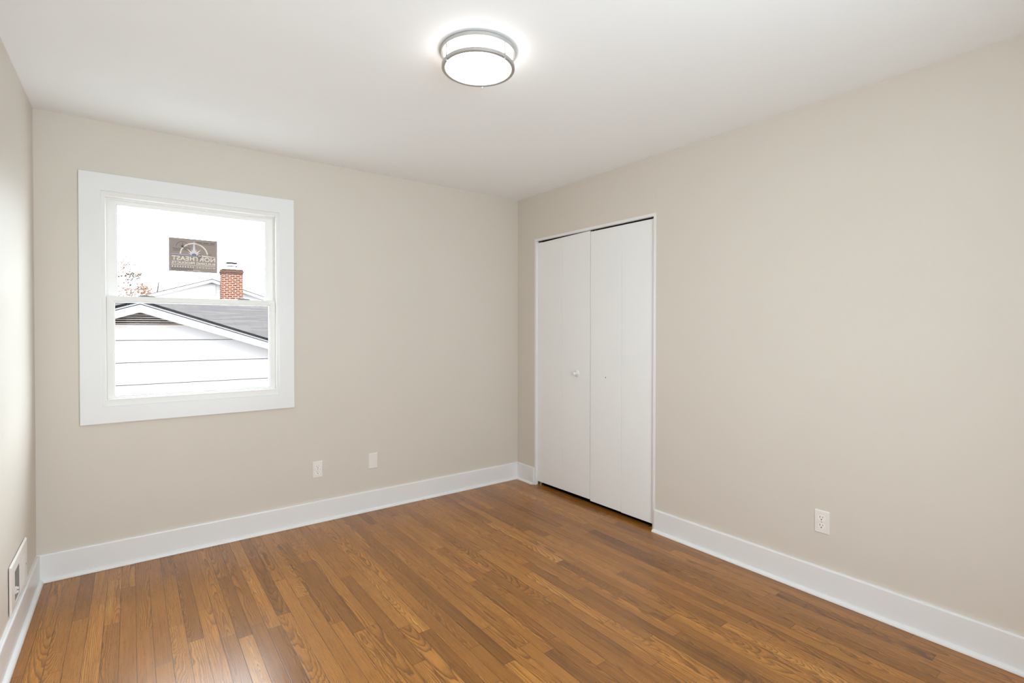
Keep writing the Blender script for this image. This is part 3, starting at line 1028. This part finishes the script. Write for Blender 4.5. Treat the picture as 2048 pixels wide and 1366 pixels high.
sd2.build('siding', M['farwhite'], parent=h2, recalc=False)
MB().prism([(QX - QW + .25, GZ), (QX + QW - .25, GZ), (QX + QW - .25, QZ - QS * (QW - .25) - .1), (QX, QZ - .1), (QX - QW + .25, QZ - QS * (QW - .25) - .1)], 'y', 22.01, 26.6).build('wall', M['extwhite'], parent=h2)
for s in (-1, 1):
    xe = QX + s * QW
    MB().prism([(QX, QZ), (xe, QZ - QS * QW), (xe, QZ - 0.030 - QS * QW), (QX, QZ - 0.030)], 'y', 21.70, 26.8).build('roof', M['shingle'], parent=h2)
    MB().prism([(QX, QZ - 0.035), (xe, QZ - 0.035 - QS * QW), (xe, QZ - 0.16 - QS * QW), (QX, QZ - 0.16)], 'y', 21.74, 21.78).build('rake_board', M['farwhite'], parent=h2)
lv2 = MB()
lv2.box(-0.09, 0.22, 21.965, 21.98, 2.78, 3.22)
z_ = 2.82
while z_ < 3.18:
    lv2.prism([(21.955, z_), (21.968, z_ + 0.035), (21.972, z_ + 0.035), (21.960, z_)], 'x', -0.06, 0.19)
    z_ += 0.045
lv2.build('gable_vent', M['farwhite'], parent=h2)
ch = MB()
ch.box(0.350, 1.130, 21.0, 21.70, GZ, 3.63)
cho = ch.build('chimney', M['brick'], parent=h2)
cp = MB()
cp.box(0.335, 1.145, 20.985, 21.715, 3.63, 3.70)
cp.box(0.315, 1.165, 20.965, 21.735, 3.70, 3.80)
cp.box(0.335, 1.145, 20.985, 21.715, 3.80, 3.855)
cp.bevel(0.02, 2)
cp.build('chimney_crown', M['brickcap'], parent=cho)
fl = MB()
fl.box(0.60, 0.90, 21.2, 21.5, 3.84, 4.02)
flo = fl.build('flue_cap', M['flue'], parent=cho)
fd = MB()
fd.mi = 0
fd.box(0.585, 0.945, 21.16, 21.54, 3.985, 4.010)
fd.box(0.545, 0.955, 21.12, 21.58, 4.135, 4.160)
for xx in (0.60, 0.90):
    fd.box(xx, xx + 0.012, 21.2, 21.212, 4.0, 4.14)
fd.build('flue_rim', M['fluedark'], parent=cho)


# trees
def grow(mb, rng, p, d, ln, r, depth, tips, spread=0.5, droop=0.0):
    pts, rad = [p], [r]
    q = p.copy()
    dd = d.copy()
    for i in range(3):
        dd = (dd + Vector((rng.uniform(-.16, .16), rng.uniform(-.16, .16), rng.uniform(-.08, .12) - droop))).normalized()
        q = q + dd * ln / 3
        pts.append(q.copy())
        rad.append(r * (1 - 0.14 * (i + 1)))
    mb.tube(pts, rad, 6 if depth > 1 else 4)
    if depth <= 2:
        tips.extend(pts[1:])
    if depth == 0:
        return
    for k_ in range(3 if depth > 1 else 2):
        t = pts[rng.choice((2, 3))] if k_ else pts[3]
        side = Vector((rng.uniform(-1, 1), rng.uniform(-1, 1), rng.uniform(-.2, .9))).normalized()
        grow(mb, rng, t, (dd * (1 - spread) + side * spread).normalized(), ln * rng.uniform(.62, .82), r * .55, depth - 1, tips, spread, droop)


def leaf(mb, rng, c, s):
    n = Vector((rng.uniform(-1, 1), rng.uniform(-1, 1), rng.uniform(-1, 1))).normalized()
    a = n.orthogonal().normalized()
    b = n.cross(a)
    L = s * rng.uniform(.7, 1.3)
    w = L * .38
    p0, p1, p2, p3 = c - a * L, c + b * w + n * L * .12, c + a * L, c - b * w + n * L * .12
    m = c + n * L * .02
    v = [mb.bm.verts.new(q) for q in (p0, p1, p2, p3)]
    mb.bm.faces.new((v[0], v[1], v[2]))
    mb.bm.faces.new((v[0], v[2], v[3]))


rng = random.Random(11)
tb = Vector((-3.36, 30.0, GZ))
t1 = thing('tree', tb, 'half bare tree with sparse orange brown leaves at the left of the window view', 'tree')
tm = MB()
tips = []
tm.tube([tb, tb + Vector((.03, 0, 2.6)), tb + Vector((-.02, 0, 4.8)), tb + Vector((.03, 0, 6.2))], [.15, .12, .085, .05], 8)
for i in range(15):
    zz = 3.6 + i * 0.19
    an = rng.uniform(0, 2 * math.pi) if i % 3 else rng.uniform(-.7, .7)
    dirv = Vector((math.cos(an), math.sin(an) * .8, rng.uniform(.15, .7))).normalized()
    grow(tm, rng, tb + Vector((0, 0, zz)), dirv, 1.0 - 0.035 * i, .026, 2, tips, .5, .03)
tm.build('trunk', M['bark_tan'], parent=t1)
lf = MB()
ld = MB()
for i in range(1500):
    c = rng.choice(tips) + Vector((rng.gauss(0, .10), rng.gauss(0, .10), rng.gauss(0, .09)))
    if c.z - GZ > 6.3 and rng.random() < .6:
        continue
    if c.z - GZ > 5.6 and rng.random() < .5:
        leaf(ld, rng, c, .085)
    else:
        leaf(lf if rng.random() < .9 else ld, rng, c, .078)
# low dense clump beside the far house
for i in range(170):
    c = Vector((-2.15 + rng.gauss(0, .16), 29.6 + rng.gauss(0, .25), 3.28 + rng.gauss(0, .20)))
    leaf(lf, rng, c, .092)
lf.build('foliage', M['leaf'], parent=t1, recalc=False)
ld.build('dead_foliage', M['leafdark'], parent=t1, recalc=False)
rng = random.Random(5)
bb = Vector((-1.62, 33.0, GZ))
t2 = thing('tree', bb, 'small leafless tree just behind the far roof', 'tree')
tm = MB()
tm.tube([bb, bb + Vector((.02, 0, 3.2)), bb + Vector((.0, 0, 5.1)), bb + Vector((.13, 0, 5.65)), bb + Vector((.17, 0, 6.05)), bb + Vector((.27, 0, 6.30))], [.10, .075, .055, .045, .032, .016], 7)
tm.tube([bb + Vector((.0, 0, 5.1)), bb + Vector((.35, 0, 5.6)), bb + Vector((.62, .1, 5.95)), bb + Vector((.80, .1, 6.25))], [.03, .022, .016, .008], 6)
tm.tube([bb + Vector((.1, 0, 5.2)), bb + Vector((.5, 0, 5.45)), bb + Vector((.9, .1, 5.75)), bb + Vector((1.15, .1, 5.9))], [.028, .022, .014, .008], 6)
tm.tube([bb + Vector((.17, 0, 6.05)), bb + Vector((.10, 0, 6.20)), bb + Vector((.08, .05, 6.32))], [.018, .012, .007], 5)
tm.build('branches', M['bark'], parent=t2)
